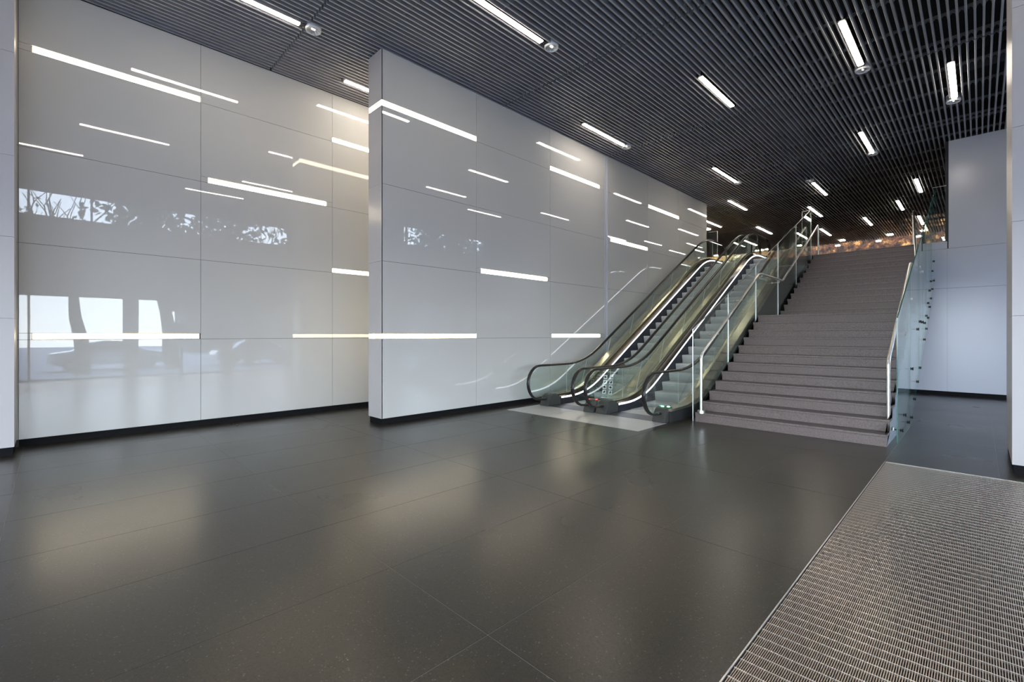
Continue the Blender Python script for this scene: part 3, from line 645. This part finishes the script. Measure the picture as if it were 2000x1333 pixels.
# short guard glass at the head of the left escalator
g3 = thing('glass_guard', 'small glass guard pane at the head of the left escalator beside the wall end', 'guard')
bm = bmesh.new(); box(bm, -7.46, -7.12, 18.2, 18.215, ZU, 5.60); make('glass_pane', bm, 'glass', g3)
bm = bmesh.new(); cyl(bm, (-7.46, 18.207, 5.61), (-7.11, 18.207, 5.61), 0.013, 8); cyl(bm, (-7.12, 18.207, ZU), (-7.12, 18.207, 5.61), 0.011, 8); make('frame', bm, 'steel', g3)

# ------------------------------------------------------------------ entrance grating
gm = thing('entrance_mat', 'bronze metal grating mat let into the floor at the lower right', 'entrance mat')
boxo('frame', (-0.845, -0.838, -4.2, 7.465, -0.05, 0.001), 'mat_rod', gm); boxo('frame', (-0.832, XR, 7.452, 7.465, -0.05, 0.001), 'mat_rod', gm)
bm = bmesh.new(); x = -0.828
while x < XR:
    sweep(bm, [[(x, yy, -0.0005), (x + 0.0048, yy, -0.0005), (x + 0.0030, yy, -0.02), (x + 0.0018, yy, -0.02)] for yy in (-4.2, 7.45)]); x += 0.0094
make('bars', bm, 'mat_bar', gm, kind='stuff')
bm = bmesh.new(); y = -4.15
while y < 7.45:
    box(bm, -0.832, XR, y, y + 0.006, -0.010, -0.0001); y += 0.082
make('cross_rods', bm, 'mat_rod', gm, kind='stuff')
boxo('pit', (-0.845, XR, -4.2, 7.465, -0.05, -0.045), 'pit', gm)

# ------------------------------------------------------------------ street outside
boxo('pavement', (XR + 0.3, 70, -50, 70, -0.3, -0.12), 'pave', kind='structure')
boxo('pavement', (-60, XR + 0.3, -50, -8.3, -0.3, -0.12), 'pave', kind='structure')
tree_src = []
def tree(seed, dense=14, levels=4, crown=1.0):
    rnd = random.Random(seed); bm = bmesh.new(); lf = bmesh.new()
    def branch(p, d, L, r, lev):
        pts = [p]; q = p; dd = d
        for k in range(4):
            dd = (dd + Vector((rnd.uniform(-.18, .18), rnd.uniform(-.18, .18), rnd.uniform(-.05, .12)))).normalized(); q = q + dd * L / 4; pts.append(q)
        rings = []
        for i, pp in enumerate(pts):
            rr = r * (1 - 0.45 * i / 4); t = (pts[min(i + 1, 4)] - pts[max(i - 1, 0)]).normalized(); u = t.orthogonal().normalized(); w = t.cross(u)
            rings.append([pp + u * rr * math.cos(k * 1.2566) + w * rr * math.sin(k * 1.2566) for k in range(5)])
        sweep(bm, rings, closed_ends=False)
        if lev < levels:
            for k in range(3 if lev else 2):
                a = rnd.uniform(0, 6.28); s = rnd.uniform(0.45, 0.85)
                branch(pts[-1] if k == 0 else pts[rnd.choice((2, 3, 4))], (dd + Vector((math.cos(a) * s, math.sin(a) * s, 0.25))).normalized(), L * rnd.uniform(.6, .8), r * 0.5, lev + 1)
        if lev >= 3:
            for k in range(dense):
                c = pts[rnd.randint(1, 4)] + Vector((rnd.gauss(0, .45), rnd.gauss(0, .45), rnd.gauss(0, .4)))
                u = Vector((rnd.gauss(0, 1), rnd.gauss(0, 1), rnd.gauss(0, 1))).normalized() * 0.11; w = u.orthogonal().normalized() * 0.08
                lf.faces.new([lf.verts.new(c + u), lf.verts.new(c + w), lf.verts.new(c - u), lf.verts.new(c - w)])
    branch(Vector((0, 0, -0.15)), Vector((rnd.uniform(-.1, .1), rnd.uniform(-.1, .1), 1)), 2.6, 0.24, 0)
    return bm, lf
TL = ['forked street tree outside, mirrored at the left of the left glass wall', 'street tree outside, mirrored beside the first joint of the left wall', 'street tree outside, mirrored in the middle of the left wall',
      'street tree outside, mirrored in the right half of the left wall', 'street tree outside, mirrored near the edge of the freestanding wall', 'street tree outside, mirrored in the first panels of the freestanding wall',
      'street tree outside, mirrored near the first joint of the freestanding wall', 'street tree outside behind the others']
for k, (x, y, dn, lv) in enumerate(((8.6, 0.9, 0, 4), (9.6, 4.4, 46, 4), (9.0, 7.6, 0, 5), (10.6, 11.2, 1, 5), (9.2, 14.2, 44, 4), (9.8, 18.0, 44, 4), (13.6, 23.0, 30, 4), (16.5, -3.5, 8, 4))):
    a, b_ = tree(k + 3, dn, lv); TS = (1.35, 1.6, 1.3, 1.4, 1.5, 1.55, 1.5, 1.3)[k]; bmesh.ops.scale(a, vec=(TS,) * 3, verts=a.verts); bmesh.ops.scale(b_, vec=(TS,) * 3, verts=b_.verts); t = thing('street_tree', TL[k], 'tree', 'street trees mirrored in the glass walls', (x, y, 0))
    make('trunk', a, 'bark', t); make('foliage', b_, 'leaf', t, kind='stuff')
def car(x, y, label, first=None):
    t = thing('car', label, 'car', 'silver cars parked outside', (x, y, -0.12))
    if first:
        for ch in first.children: c = ch.copy(); COL.objects.link(c); c.parent = t
        return t
    bm = bmesh.new(); prof = [(-2.2, .3), (-2.25, .62), (-2.1, .85), (-1.4, .95), (-0.9, 1.32), (-0.2, 1.45), (0.6, 1.40), (1.35, 1.0), (2.05, .85), (2.25, .55), (2.2, .3)]
    rings = []
    for xx, s in ((-0.86, .93), (-0.8, 1.0), (0.8, 1.0), (0.86, .93)): rings.append([(xx * (1 if z < 1.0 else 0.82), yy * s, z if z < 1 else z) for yy, z in prof])
    sweep(bm, rings); make('body', bm, 'carpaint', t, smooth=True)
    bm = bmesh.new()
    for s in (-1, 1): prism_x(bm, [(-1.15, .98), (-0.8, 1.27), (-.2, 1.38), (.55, 1.33), (1.1, 1.0)], s * 0.80, s * 0.855)
    make('side_window', bm, 'carglass', t)
    for yy in (-1.4, 1.4):
        for s in (-1, 1):
            bm = bmesh.new(); cyl(bm, (s * 0.70, yy, .32), (s * 0.9, yy, .32), 0.32, 18); w = make('wheel', bm, 'tyre', t)
            bm = bmesh.new(); cyl(bm, (s * 0.90, yy, .32), (s * 0.915, yy, .32), 0.19, 12); make('rim', bm, 'steel', w)
    return t
c0 = car(11.3, 2.0, 'silver car outside, mirrored low in the first panels of the left wall')
car(11.3, 8.6, 'silver car outside, mirrored low right in the left wall', c0)
car(11.6, 16.6, 'silver car outside, mirrored low in the freestanding wall', c0)
fb = thing('street_building', 'pale building across the street, mirrored faintly in the glass walls', 'building', loc=(0, 0, 0))
boxo('wall', (34, 40, 9, 60, -0.2, 6.4), 'facade', fb)
for i in range(9):
    for j in range(2): boxo('window', (33.93, 34.0, 7.2 + i * 3.5, 9.2 + i * 3.5, 1.0 + j * 2.8, 2.8 + j * 2.8), 'carglass', fb)
